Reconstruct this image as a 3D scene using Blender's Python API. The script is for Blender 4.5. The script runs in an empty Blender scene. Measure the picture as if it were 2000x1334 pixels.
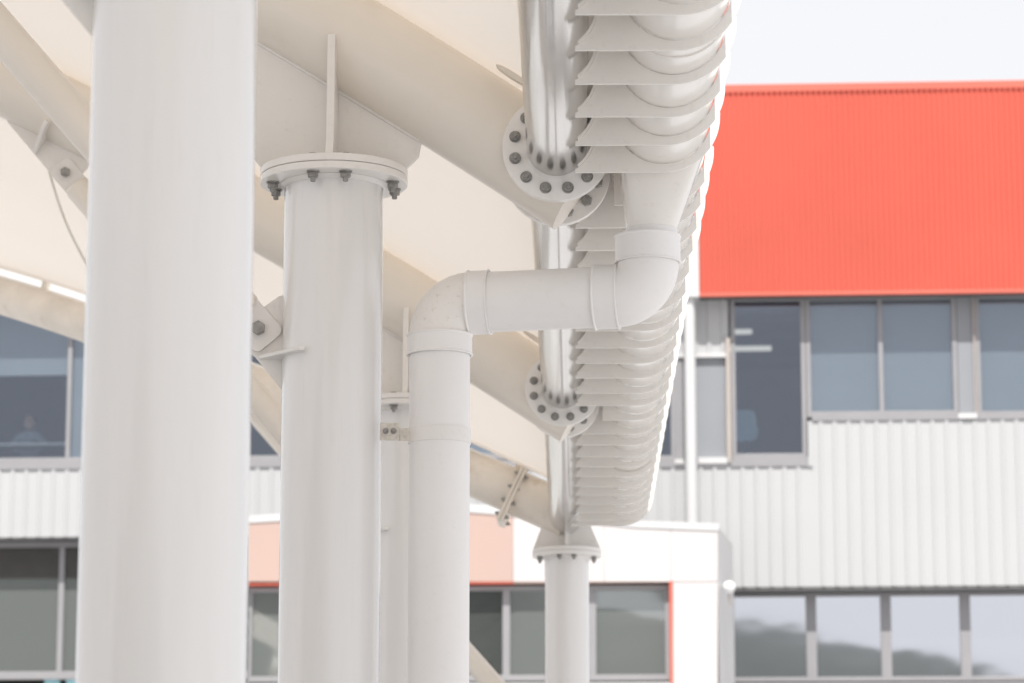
import bpy, bmesh, math, random
from mathutils import Vector, Matrix
from math import sin, cos, tan, atan, radians, pi, sqrt
random.seed(7)
S = bpy.context.scene
COL = S.collection
# ------------------------------------------------------------------ camera
EYE = 1.6
FPX = 6000.0                       # focal length in pixels of the 2000 px wide photograph
PITCH = atan(1153/6000); YAW = atan(125/6000*cos(PITCH))
cd = bpy.data.cameras.new('camera'); cam = bpy.data.objects.new('camera', cd); COL.objects.link(cam)
cd.sensor_width = 36; cd.lens = 108; cd.clip_start = .05; cd.clip_end = 3000
cam.location = (0, 0, EYE); cam.rotation_euler = (pi/2+PITCH, 0, YAW)
cd.dof.use_dof = True; cd.dof.focus_distance = 8.75; cd.dof.aperture_fstop = 6.3
S.camera = cam
# ------------------------------------------------------------------ sky, sun, exposure
SUN_EL = radians(62)
w = bpy.data.worlds.new('World'); S.world = w; w.use_nodes = True
nt = w.node_tree; nt.nodes.clear()
wo = nt.nodes.new('ShaderNodeOutputWorld'); bg = nt.nodes.new('ShaderNodeBackground')
sky = nt.nodes.new('ShaderNodeTexSky'); sky.sky_type = 'NISHITA'; sky.sun_disc = False
sky.sun_elevation = SUN_EL; sky.sun_rotation = pi; sky.air_density = 1.0; sky.dust_density = 5.0; sky.ozone_density = 1.0
tc = nt.nodes.new('ShaderNodeTexCoord'); mp = nt.nodes.new('ShaderNodeMapping'); mp.inputs['Scale'].default_value = (1, 1, 3)
no = nt.nodes.new('ShaderNodeTexNoise'); no.inputs['Scale'].default_value = 2.2; no.inputs['Detail'].default_value = 6
cr = nt.nodes.new('ShaderNodeValToRGB'); cr.color_ramp.elements[0].position = .25; cr.color_ramp.elements[1].position = .6
cr.color_ramp.elements[0].color = (.84, .84, .84, 1); cr.color_ramp.elements[1].color = (.98, .98, .98, 1)
mx = nt.nodes.new('ShaderNodeMixRGB'); mx.inputs['Color2'].default_value = (5.6, 5.63, 5.8, 1)   # thin white cloud veil
nt.links.new(tc.outputs['Generated'], mp.inputs['Vector']); nt.links.new(mp.outputs[0], no.inputs['Vector'])
nt.links.new(no.outputs[0], cr.inputs[0]); nt.links.new(cr.outputs[0], mx.inputs['Fac'])
nt.links.new(sky.outputs[0], mx.inputs['Color1']); nt.links.new(mx.outputs[0], bg.inputs['Color'])
bg.inputs['Strength'].default_value = .105; nt.links.new(bg.outputs[0], wo.inputs[0])
sl = bpy.data.lights.new('sun', 'SUN'); so = bpy.data.objects.new('sun', sl); COL.objects.link(so)
sl.energy = 4.2; sl.angle = radians(.6); sl.color = (1, .965, .92)
so.rotation_euler = (pi/2-SUN_EL, 0, 0); so.location = (0, -20, 30)
S.view_settings.view_transform = 'Standard'; S.view_settings.look = 'None'
S.view_settings.gamma = 1; S.view_settings.use_curve_mapping = False
S.view_settings.exposure = .70
S.cycles.max_bounces = 12; S.cycles.diffuse_bounces = 6; S.cycles.transmission_bounces = 6; S.cycles.transparent_max_bounces = 8

# ------------------------------------------------------------------ surveying helpers: a ray through the photo meets a real plane
_F = Vector((-sin(YAW)*cos(PITCH), cos(YAW)*cos(PITCH), sin(PITCH))); _R = Vector((cos(YAW), sin(YAW), 0)); _U = _R.cross(_F)
def ray(px, py): return _F + _R*((px-1000)/FPX) + _U*((667-py)/FPX)
def at(px, py, Y):
    d = ray(px, py); t = Y/d.y
    return Vector((d.x*t, Y, EYE+d.z*t))
# ------------------------------------------------------------------ materials
def nodes(name):
    m = bpy.data.materials.new(name); m.use_nodes = True
    return m, m.node_tree, m.node_tree.nodes['Principled BSDF']
def mat(name, col, rough=.5, metal=0, var=.06, scale=6, dirt=None, dirt_amt=0, dirt_scale=20, bump=0, bump_scale=60, coat=0, stretch=(1, 1, 1), rvar=.0, spec=.5):
    m, t, b = nodes(name); L = t.links.new
    c = t.nodes.new('ShaderNodeTexCoord'); mp = t.nodes.new('ShaderNodeMapping'); mp.inputs['Scale'].default_value = stretch
    L(c.outputs['Object'], mp.inputs[0])
    n = t.nodes.new('ShaderNodeTexNoise'); n.inputs['Scale'].default_value = scale; n.inputs['Detail'].default_value = 5
    L(mp.outputs[0], n.inputs['Vector'])
    r = t.nodes.new('ShaderNodeValToRGB'); e = r.color_ramp.elements
    e[0].position = .3; e[1].position = .7
    e[0].color = tuple(x*(1-var) for x in col)+(1,); e[1].color = tuple(min(1, x*(1+var)) for x in col)+(1,)
    L(n.outputs[0], r.inputs[0]); out = r.outputs[0]
    if dirt:
        n2 = t.nodes.new('ShaderNodeTexNoise'); n2.inputs['Scale'].default_value = dirt_scale; n2.inputs['Detail'].default_value = 8; n2.inputs['Roughness'].default_value = .7
        L(mp.outputs[0], n2.inputs['Vector'])
        r2 = t.nodes.new('ShaderNodeValToRGB'); r2.color_ramp.elements[0].position = .56; r2.color_ramp.elements[1].position = .78
        r2.color_ramp.elements[0].color = (0, 0, 0, 1); r2.color_ramp.elements[1].color = (dirt_amt,)*3+(1,)
        L(n2.outputs[0], r2.inputs[0])
        x = t.nodes.new('ShaderNodeMixRGB'); x.inputs['Color2'].default_value = tuple(dirt)+(1,)
        L(r2.outputs[0], x.inputs['Fac']); L(out, x.inputs['Color1']); out = x.outputs[0]
    L(out, b.inputs['Base Color'])
    b.inputs['Roughness'].default_value = rough; b.inputs['Metallic'].default_value = metal
    b.inputs['Coat Weight'].default_value = coat; b.inputs['Coat Roughness'].default_value = .08
    b.inputs['Specular IOR Level'].default_value = spec
    if rvar:
        mr = t.nodes.new('ShaderNodeMapRange'); mr.inputs[3].default_value = max(.02, rough-rvar); mr.inputs[4].default_value = rough+rvar
        L(n.outputs[0], mr.inputs[0]); L(mr.outputs[0], b.inputs['Roughness'])
    if bump:
        n3 = t.nodes.new('ShaderNodeTexNoise'); n3.inputs['Scale'].default_value = bump_scale; n3.inputs['Detail'].default_value = 3
        L(mp.outputs[0], n3.inputs['Vector'])
        bp = t.nodes.new('ShaderNodeBump'); bp.inputs['Strength'].default_value = bump; bp.inputs['Distance'].default_value = .01
        L(n3.outputs[0], bp.inputs['Height']); L(bp.outputs[0], b.inputs['Normal'])
    return m
STEEL = (.78, .755, .725)
M = {}
M['steel'] = mat('painted_steel', STEEL, .36, var=.03, scale=3, dirt=(.45, .38, .30), dirt_amt=.22, dirt_scale=38, bump=.06, bump_scale=90, coat=.25)
M['column'] = mat('painted_column', (.78, .765, .75), .22, var=.02, scale=2.2, stretch=(7, 7, .55), dirt=(.50, .44, .36), dirt_amt=.14, dirt_scale=9, bump=.012, bump_scale=30, coat=.9)
M['beam'] = mat('painted_beam', (.785, .73, .655), .42, var=.035, scale=2, dirt=(.62, .50, .34), dirt_amt=.22, dirt_scale=5, bump=.03, bump_scale=60, coat=.15)
M['weathered'] = mat('weathered_paint', (.76, .70, .62), .45, var=.08, scale=5, dirt=(.45, .27, .14), dirt_amt=.55, dirt_scale=9, bump=.05)
M['fin'] = mat('fin_paint', (.80, .77, .73), .45, var=.04, scale=5, dirt=(.4, .35, .3), dirt_amt=.18, dirt_scale=45, bump=.05, bump_scale=120)
M['gutter'] = mat('gutter_paint', (.81, .775, .735), .2, var=.03, scale=3, dirt=(.5, .42, .34), dirt_amt=.25, dirt_scale=30, coat=.5)
M['upvc'] = mat('drain_plastic', (.82, .80, .785), .40, var=.015, scale=4, dirt=(.5, .42, .34), dirt_amt=.13, dirt_scale=50, bump=.02)
M['upvc_stained'] = mat('stained_drain_plastic', (.80, .77, .735), .5, var=.03, scale=4, dirt=(.36, .27, .17), dirt_amt=.5, dirt_scale=75, bump=.03)
M['bolt'] = mat('galvanised_bolt', (.33, .32, .305), .5, .45, var=.25, scale=60, bump=.2, bump_scale=300)
M['zinc'] = mat('zinc_washer', (.34, .32, .30), .45, .6, var=.2, scale=80)
M['cable'] = mat('cream_cable', (.90, .86, .78), .5, var=.02)
M['bright'] = mat('bright_zinc', (.62, .58, .52), .5, .2, var=.15, scale=90)
M['white_clad'] = mat('white_cladding', (.440, .443, .448), .5, var=.02, scale=.8)
M['white_trim'] = mat('white_trim', (.55, .55, .552), .5, var=.015, scale=1)
M['red_clad'] = mat('red_cladding', (.575, .112, .074), .45, var=.05, scale=.7)
M['red_trim'] = mat('red_trim', (.575, .135, .095), .45, var=.04, scale=1)
M['pink'] = mat('pale_coral_panel', (.46, .335, .29), .55, var=.02, scale=1)
M['pink_white'] = mat('pinkish_white_panel', (.55, .525, .52), .55, var=.012, scale=1)
M['frame'] = mat('grey_window_frame', (.28, .275, .285), .45, var=.04, scale=3)
M['frame_warm'] = mat('warm_grey_trim', (.40, .36, .33), .45, var=.04, scale=3)
M['panel'] = mat('grey_spandrel', (.25, .26, .28), .5, var=.02, scale=1)
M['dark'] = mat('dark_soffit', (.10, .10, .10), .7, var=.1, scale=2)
M['room'] = mat('room_wall', (.30, .30, .34), .8, var=.15, scale=.9)
M['blind'] = mat('blind_fabric', (.32, .345, .345), .8, var=.03, scale=2)
M['shirt'] = mat('grey_blue_cloth', (.40, .48, .55), .9, var=.1, scale=9)
M['skin'] = mat('skin', (.55, .36, .28), .6, var=.04, scale=9)
M['hair'] = mat('dark_hair', (.04, .03, .03), .6, var=.2, scale=30)
M['chairback'] = mat('pale_blue_upholstery', (.38, .50, .58), .9, var=.06, scale=12)
M['cyan'] = mat('cyan_paper', (.35, .62, .70), .7, var=.2, scale=12)
M['reflection_slat'] = mat('dark_brown_reflection', (.060, .052, .050), .6, var=.2, scale=3)  # dark reflection of the overhang soffit, put into the colour
M['base_wall'] = mat('rendered_base_wall', (.45, .45, .44), .8, var=.06, scale=1.2, bump=.2)
M['paving'] = mat('light_concrete_paving', (.38, .38, .385), .85, var=.08, scale=.6, dirt=(.25, .23, .2), dirt_amt=.4, dirt_scale=2, bump=.3)
M['hill'] = mat('hillside_scrub', (.040, .046, .042), .95, var=.4, scale=.05, dirt=(.12, .11, .095), dirt_amt=.8, dirt_scale=.02)
def chrome():
    m, t, b = nodes('polished_aluminium'); L = t.links.new
    c = t.nodes.new('ShaderNodeTexCoord'); mp = t.nodes.new('ShaderNodeMapping'); mp.inputs['Scale'].default_value = (6, 90, 6)
    n = t.nodes.new('ShaderNodeTexNoise'); n.inputs['Scale'].default_value = 1.6; n.inputs['Detail'].default_value = 5
    L(c.outputs['Object'], mp.inputs[0]); L(mp.outputs[0], n.inputs['Vector'])
    n2 = t.nodes.new('ShaderNodeTexNoise'); n2.inputs['Scale'].default_value = 2.2; L(c.outputs['Object'], n2.inputs['Vector'])
    mr = t.nodes.new('ShaderNodeMapRange'); mr.inputs[3].default_value = .08; mr.inputs[4].default_value = .21
    L(n2.outputs[0], mr.inputs[0]); L(mr.outputs[0], b.inputs['Roughness'])
    bp = t.nodes.new('ShaderNodeBump'); bp.inputs['Strength'].default_value = .03; bp.inputs['Distance'].default_value = .001
    L(n.outputs[0], bp.inputs['Height']); L(bp.outputs[0], b.inputs['Normal'])
    b.inputs['Base Color'].default_value = (.60, .585, .57, 1); b.inputs['Metallic'].default_value = 1
    return m
M['chrome'] = chrome()
def membrane_mat():
    m = bpy.data.materials.new('tensile_fabric'); m.use_nodes = True; t = m.node_tree; t.nodes.clear(); L = t.links.new
    o = t.nodes.new('ShaderNodeOutputMaterial'); d = t.nodes.new('ShaderNodeBsdfDiffuse'); tr = t.nodes.new('ShaderNodeBsdfTranslucent'); mix = t.nodes.new('ShaderNodeMixShader')
    c = t.nodes.new('ShaderNodeTexCoord'); n = t.nodes.new('ShaderNodeTexNoise'); n.inputs['Scale'].default_value = .8; n.inputs['Detail'].default_value = 4
    r = t.nodes.new('ShaderNodeValToRGB'); r.color_ramp.elements[0].color = (.87, .83, .79, 1); r.color_ramp.elements[1].color = (.90, .87, .84, 1)
    L(c.outputs['Object'], n.inputs['Vector']); L(n.outputs[0], r.inputs[0]); L(r.outputs[0], tr.inputs['Color'])
    d.inputs['Color'].default_value = (.86, .83, .79, 1); mix.inputs[0].default_value = .42
    L(d.outputs[0], mix.inputs[1]); L(tr.outputs[0], mix.inputs[2]); L(mix.outputs[0], o.inputs[0]); return m
M['fabric'] = membrane_mat()
def glass(name, tint, refl, fac, bump=0.0, bs=.7, back=None):
    m = bpy.data.materials.new(name); m.use_nodes = True; t = m.node_tree; t.nodes.clear(); L = t.links.new
    o = t.nodes.new('ShaderNodeOutputMaterial'); g = t.nodes.new('ShaderNodeBsdfGlossy'); mix = t.nodes.new('ShaderNodeMixShader')
    g.inputs['Roughness'].default_value = .03; g.inputs['Color'].default_value = refl+(1,)
    if back: a = t.nodes.new('ShaderNodeBsdfDiffuse'); a.inputs['Color'].default_value = back+(1,)
    else: a = t.nodes.new('ShaderNodeBsdfTransparent'); a.inputs['Color'].default_value = tint+(1,)
    mix.inputs[0].default_value = fac
    if bump:
        c = t.nodes.new('ShaderNodeTexCoord'); mp = t.nodes.new('ShaderNodeMapping'); mp.inputs['Scale'].default_value = (1, 1, 1.6)
        n = t.nodes.new('ShaderNodeTexNoise'); n.inputs['Scale'].default_value = bs; n.inputs['Detail'].default_value = 1.5
        b = t.nodes.new('ShaderNodeBump'); b.inputs['Strength'].default_value = 1; b.inputs['Distance'].default_value = bump
        L(c.outputs['Object'], mp.inputs[0]); L(mp.outputs[0], n.inputs['Vector']); L(n.outputs[0], b.inputs['Height']); L(b.outputs[0], g.inputs['Normal'])
    L(a.outputs[0], mix.inputs[1]); L(g.outputs[0], mix.inputs[2]); L(mix.outputs[0], o.inputs[0]); return m
M['glass'] = glass('tinted_window_glass', (.80, .83, .86), (.80, .86, .98), .115)
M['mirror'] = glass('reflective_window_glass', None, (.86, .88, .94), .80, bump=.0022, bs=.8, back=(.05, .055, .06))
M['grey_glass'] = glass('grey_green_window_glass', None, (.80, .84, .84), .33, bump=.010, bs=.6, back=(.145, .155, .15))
def emis(name, col, s):
    m, t, b = nodes(name); b.inputs['Base Color'].default_value = col+(1,); b.inputs['Emission Color'].default_value = col+(1,); b.inputs['Emission Strength'].default_value = s; return m
M['lamp'] = emis('fluorescent_diffuser', (1, .93, .80), .42)
M['opal'] = mat('opal_glass', (.85, .85, .85), .3, var=.01)

# ------------------------------------------------------------------ mesh helpers
def frame(d):
    d = d.normalized(); u = Vector((0, 0, 1)) if abs(d.z) < .9 else Vector((1, 0, 0))
    a = d.cross(u).normalized(); return a, a.cross(d).normalized()
class MB:
    def __init__(s): s.bm = bmesh.new()
    def box(s, x0, x1, y0, y1, z0, z1, m=None):
        v = [s.bm.verts.new(c) for c in ((x0, y0, z0), (x1, y0, z0), (x1, y1, z0), (x0, y1, z0), (x0, y0, z1), (x1, y0, z1), (x1, y1, z1), (x0, y1, z1))]
        if m is not None:
            for q in v: q.co = m @ q.co
        for f in ((0, 3, 2, 1), (4, 5, 6, 7), (0, 1, 5, 4), (1, 2, 6, 5), (2, 3, 7, 6), (3, 0, 4, 7)): s.bm.faces.new([v[i] for i in f])
        return s
    def rev(s, p0, p1, prof, n=48, cap=True):       # prof: (t along axis in metres from p0, radius)
        p0 = Vector(p0); p1 = Vector(p1); d = (p1-p0).normalized(); a, b = frame(d); rings = []
        for t, r in prof:
            rings.append([s.bm.verts.new(p0+d*t+(a*cos(2*pi*k/n)+b*sin(2*pi*k/n))*r) for k in range(n)])
        for A, B in zip(rings, rings[1:]):
            for k in range(n): s.bm.faces.new((A[k], A[(k+1) % n], B[(k+1) % n], B[k]))
        if cap: s.bm.faces.new(rings[0][::-1]); s.bm.faces.new(rings[-1])
        return s
    def cyl(s, p0, p1, r, n=48, cap=True, r1=None):
        L = (Vector(p1)-Vector(p0)).length; return s.rev(p0, p1, [(0, r), (L, r if r1 is None else r1)], n, cap)
    def sweep(s, pts, r, n=40, cap=True):
        pts = [Vector(p) for p in pts]; N = None; rings = []
        for i, p in enumerate(pts):
            d = (pts[min(i+1, len(pts)-1)]-pts[max(i-1, 0)]).normalized()
            if N is None: N, _ = frame(d)
            N = (N-d*N.dot(d)).normalized(); B = d.cross(N)
            rr = r if not callable(r) else r(i/(len(pts)-1))
            rings.append([s.bm.verts.new(p+(N*cos(2*pi*k/n)+B*sin(2*pi*k/n))*rr) for k in range(n)])
        for A, B in zip(rings, rings[1:]):
            for k in range(n): s.bm.faces.new((A[k], A[(k+1) % n], B[(k+1) % n], B[k]))
        if cap: s.bm.faces.new(rings[0][::-1]); s.bm.faces.new(rings[-1])
        return s
    def plate(s, pts, y0, y1):                      # outline in XZ, thickness along Y
        A = [s.bm.verts.new((x, y0, z)) for x, z in pts]; B = [s.bm.verts.new((x, y1, z)) for x, z in pts]; n = len(pts)
        s.bm.faces.new(A); s.bm.faces.new(B[::-1])
        for k in range(n): s.bm.faces.new((A[k], B[k], B[(k+1) % n], A[(k+1) % n]))
        return s
    def prism(s, pts, z0, z1):                      # outline in XY, thickness along Z
        A = [s.bm.verts.new((x, y, z0)) for x, y in pts]; B = [s.bm.verts.new((x, y, z1)) for x, y in pts]; n = len(pts)
        s.bm.faces.new(A[::-1]); s.bm.faces.new(B)
        for k in range(n): s.bm.faces.new((A[k], A[(k+1) % n], B[(k+1) % n], B[k]))
        return s
    def build(s, name, m, parent=None, bevel=0, ang=38, seg=2):
        bm = s.bm; bmesh.ops.recalc_face_normals(bm, faces=bm.faces)
        for f in bm.faces: f.smooth = True
        for e in bm.edges:
            if len(e.link_faces) == 2 and e.link_faces[0].normal.angle(e.link_faces[1].normal, 0) > radians(ang): e.smooth = False
        me = bpy.data.meshes.new(name); bm.to_mesh(me); bm.free()
        me.materials.append(M[m] if isinstance(m, str) else m)
        o = bpy.data.objects.new(name, me); COL.objects.link(o)
        if parent: o.parent = parent; o.matrix_parent_inverse = parent_inv(parent)
        if bevel:
            b = o.modifiers.new('bevel', 'BEVEL'); b.width = bevel; b.segments = seg; b.limit_method = 'ANGLE'; b.angle_limit = radians(38); b.harden_normals = False
        return o
LOCAL = set()
def parent_inv(p):
    q = p
    while q:
        if q.name in LOCAL: return Matrix.Identity(4)
        q = q.parent
    return mworld(p).inverted()
def mworld(o):
    m = o.matrix_basis.copy()
    if o.parent: m = mworld(o.parent) @ o.matrix_parent_inverse @ m
    return m
def empty(name, loc, label, cat, group=None, rz=0, local=False):
    o = bpy.data.objects.new(name, None); COL.objects.link(o); o.location = loc; o.rotation_euler = (0, 0, rz); o.empty_display_size = .1
    o['label'] = label; o['category'] = cat
    if group: o['group'] = group
    if local: LOCAL.add(o.name)
    return o
def tag(o, label, cat, group=None):
    o['label'] = label; o['category'] = cat
    if group: o['group'] = group
    return o
def copy_child(o, parent, off):
    c = o.copy(); COL.objects.link(c); c.parent = parent
    return c
def copy_tree(root, loc, label):
    r = root.copy(); COL.objects.link(r); r.location = loc; r['label'] = label
    for ch in root.children:
        c = ch.copy(); COL.objects.link(c); c.parent = r
        for g in ch.children:
            d = g.copy(); COL.objects.link(d); d.parent = c
    return r
# bolt: hex nut on a washer with a stub of thread. Built once, mesh shared
def bolt_mesh(r=.0125, kind='nut'):
    b = MB(); z = Vector((0, 0, 1)); O = Vector((0, 0, 0))
    if kind == 'nut': b.cyl(O, z*.003, r*1.32, 24)
    else: b.cyl(O, z*.003, r*1.1, 24); r *= 1.22
    hexr = [(0.003, r*1.0), (.003+r*.12, r*1.08), (.003+r*.95, r*1.08), (.003+r*1.08, r*.95)]
    b.rev(O, z*.1, hexr, 6)
    if kind == 'nut': b.rev(O, z*.1, [(.003+r, r*.55), (.003+r*1.75, r*.55), (.003+r*1.9, r*.45)], 16)
    o = b.build('bolt', 'bolt'); me = o.data; bpy.data.objects.remove(o); return me
NUT = bolt_mesh(); HEAD = bolt_mesh(kind='head'); SMALL = bolt_mesh(.0075)
def bolt(parent, pos, d, me=NUT, scale=1):
    o = bpy.data.objects.new('bolt', me); COL.objects.link(o); o.parent = parent
    q = Vector(d).to_track_quat('Z', 'Y').to_matrix().to_4x4() @ Matrix.Rotation(random.random()*pi, 4, 'Z')
    W = Matrix.Translation(Vector(pos)) @ q @ Matrix.Scale(scale, 4)
    o.matrix_basis = mworld(parent).inverted() @ W
    return o
def disc_bolts(parent, c, r, n, off, d, axis, me=NUT, skip=(), scale=1):
    a = {'y': lambda t: Vector((cos(t), 0, sin(t))), 'z': lambda t: Vector((cos(t), sin(t), 0))}[axis]
    for k in range(n):
        if k in skip: continue
        bolt(parent, Vector(c)+a(off+2*pi*k/n)*r, d, me, scale)

# ------------------------------------------------------------------ ground, hill behind the camera
g = MB(); g.box(-400, 400, -150, 600, -.3, 0); go = g.build('ground', 'paving'); go['kind'] = 'structure'
h = MB(); nx, ny = 90, 20; V = []
for j in range(ny+1):
    row = []
    for i in range(nx+1):
        x = -420+840*i/nx; y = -150-j*14
        ridge = 35.2-.215*x if x < 26 else 29.6*math.exp(-(x-26)/60)
        ridge = min(ridge, 58+4*sin(x*.03))+.5*sin(x*.11)+.35*sin(x*.31+2)
        z = ridge*(1-((j-9)/11)**2 if j > 9 else (sin(pi/2*j/9)**1.2)) + random.uniform(-.35, .35)
        row.append(h.bm.verts.new((x, y, max(z, -2)-.3)))
    V.append(row)
for j in range(ny):
    for i in range(nx): h.bm.faces.new((V[j][i], V[j][i+1], V[j+1][i+1], V[j+1][i]))
ho = h.build('hill', 'hill'); ho['kind'] = 'structure'

# ================================================================== CANOPY STEELWORK
CR = .1415; XC = -.685
ZN = EYE+2.168; XN = -.046          # axis of the polished edge tube
def zb(s): return EYE+2.105+.68*s-.038*s*s   # beam axis over s = -X
# ---- columns
def column(X, Y, label, r=CR, fr=.211, ztop=None, brk=True, dz=0):
    zt = (EYE+2.1005) if ztop is None else ztop
    c = empty('column', (X, Y, 0), label, 'column', 'columns carrying the canopy')
    MB().cyl((X, Y, 0), (X, Y, zt-.0), r, 96).build('post', 'column', c)
    MB().rev((X, Y, zt-.012), (X, Y, zt), [(0, r+.0005), (.004, r+.005), (.008, r+.010), (.0118, r+.012)], 96, cap=False).build('weld_ring', 'steel', c)
    MB().rev((X, Y, zt), (X, Y, 9), [(.0002, fr-.002), (.002, fr), (.0195, fr), (.0215, fr-.002)], 96).build('flange', 'steel', c)
    for a in (15, 75, 105, 165, 195, 255, 285, 345):
        t = radians(a); bolt(c, (X+cos(t)*(fr-.034), Y+sin(t)*(fr-.034), zt), (0, 0, -1), NUT, 1.12*fr/.211)
    if brk:
        P = [(560, 577), (546, 579), (497, 614), (474, 644), (474, 668), (497, 696), (549, 760), (560, 760)]
        out = []
        for q in P:
            v = at(q[0], q[1], 8.55); out.append((v.x+X-XC, v.z+dz))
        MB().plate(out, Y-.009, Y+.009).build('bracket_plate', 'steel', c, .0015)
        zr = EYE+1.598+dz
        MB().prism([(X-.205, Y-.02), (X-.205, Y+.02), (X-.082, Y+.152), (X-.066, Y+.148), (X-.07, Y+.115), (X-.125, Y), (X-.07, Y-.115), (X-.066, Y-.148), (X-.082, Y-.152)], zr-.005, zr+.005).build('stiffener_plate', 'steel', c, .0012)
    return c
column(-.707, 5.25, 'very wide out of focus white column nearest the camera, left of the picture', r=.1455, dz=.05)
c2 = column(XC, 8.55, 'sharp white round column with bolted round head plate, second from the camera')
column(XC, 12.45, 'white column half hidden behind the vertical drainpipe')
column(-.041, 16.35, 'thin distant white column at the far end of the canopy under the polished tube', r=.118, fr=.184, ztop=EYE+1.965, brk=False)

# ---- main beams
def beam(Y, label, X=XC, node=True):
    b = empty('beam', (X, Y, zb(-X)-CR), label, 'beam', 'round steel beams under the fabric roof')
    pts = []
    s = -.0215
    while s < 8.3:
        pts.append((-s, Y, zb(s))); s += .16 if s > 0 else .12
    MB().sweep(pts, CR, 96).build('tube', 'beam', b)
    zt = EYE+2.1225
    dx = X-XC
    MB().rev((X, Y, zt), (X, Y, 9), [(.0012, .209), (.003, .211), (.0205, .211), (.0225, .209)], 96).build('flange', 'steel', b)
    P = [(X-.205, zt+.0225), (X-.25, zt+.085), (X-.255, zb(.94)-.10)]
    s = .86-dx
    while s > -X-.26: P.append((-s, zb(s)-.12)); s -= .05
    P += [(X+.250, zb(-X-.25)-.168), (X+.2435, zt+.062), (X+.205, zt+.0225)]
    MB().plate(P, Y-.009, Y+.009).build('gusset_plate', 'steel', b, .0015)
    # weld bead along the beam
    W = [(-s, Y-.012, zb(s)-CR*1.205+.002) for s in [(-X-.245)+.05*i for i in range(11)]]
    MB().sweep(W, .006, 8).build('weld_seam', 'steel', b)
    # stiffener across the beam, standing proud of its front and back
    zs0, zs1 = zt+.0225, EYE+2.508
    for sy in (-1, 1):
        st = MB(); t = .011
        pr = [(Y+sy*.010, zs0), (Y+sy*.192, zs0), (Y+sy*.165, zs0+.05), (Y+sy*.155, zs1-.01), (Y+sy*.150, zs1), (Y+sy*.08, zs1), (Y+sy*.010, zb(-X)-.14)]
        A = [st.bm.verts.new((X-t, y, z)) for y, z in pr]; B = [st.bm.verts.new((X+t, y, z)) for y, z in pr]
        st.bm.faces.new(A); st.bm.faces.new(B[::-1])
        for k in range(len(pr)): st.bm.faces.new((A[k], B[k], B[(k+1) % len(pr)], A[(k+1) % len(pr)]))
        st.build('stiffener', 'steel', b, .002)
    for a in (15, 75, 105, 165, 195, 255, 285, 345):
        t = radians(a); bolt(b, (X+cos(t)*.177, Y+sin(t)*.177, zt+.0125), (0, 0, 1), HEAD, .9)
    # eave node: stub and two discs
    MB().cyl((XN, Y-.134, ZN), (XN, Y+.134, ZN), .105, 64).build('stub_tube', 'steel', b)
    for sy in (-1, 1):
        MB().rev((XN, Y+sy*.134, ZN), (XN, Y+sy*9, ZN), [(0, .151), (.0015, .153), (.0125, .153), (.014, .151)], 96).build('node_disc', 'steel', b)
        for k in range(12):
            t = radians(15+30*k); bolt(b, (XN+cos(t)*.121, Y+sy*.134, ZN+sin(t)*.121), (0, -sy, 0), HEAD, 1.0)
    # hanging gusset for the brace
    G = [(10, 208), (15.6, 240), (122, 367), (150, 350), (177, 324), (177, 296)]
    out = [(at(x, y, 12.45).x+dx, at(x, y, 12.45).z) for x, y in G]
    MB().plate(out, Y-.008, Y+.008).build('brace_gusset', 'steel', b, .0015)
    p0 = at(92, 238, 12.33); p1 = at(69, 301, 12.45)
    d = (Vector((p0.x, 0, p0.z))-Vector((p1.x, 0, p1.z))); L = d.length
    m = Matrix.Translation((p1.x+dx, Y, p1.z)) @ Matrix.Rotation(math.atan2(d.x, d.z), 4, 'Y')
    for sy in (-1, 1):
        st = MB(); pr = [(sy*.009, 0), (sy*.03, .0), (sy*.13, L*.75), (sy*.138, L+.0), (sy*.10, L+.01), (sy*.009, L*.72)]
        A = [st.bm.verts.new(m @ Vector((-.008, y, z))) for y, z in pr]; B = [st.bm.verts.new(m @ Vector((.008, y, z))) for y, z in pr]
        st.bm.faces.new(A); st.bm.faces.new(B[::-1])
        for k in range(len(pr)): st.bm.faces.new((A[k], B[k], B[(k+1) % len(pr)], A[(k+1) % len(pr)]))
        st.build('stiffener', 'steel', b, .0012)
    return b
beam(5.25, 'sloping round beam on the nearest out of focus column', X=-.707)
beam(8.55, 'large grey shaded round beam sloping down to the near bolted disc, in focus')
beam(12.45, 'second sloping round beam, behind the drainpipe elbow, ending at the farther bolted disc')

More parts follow.
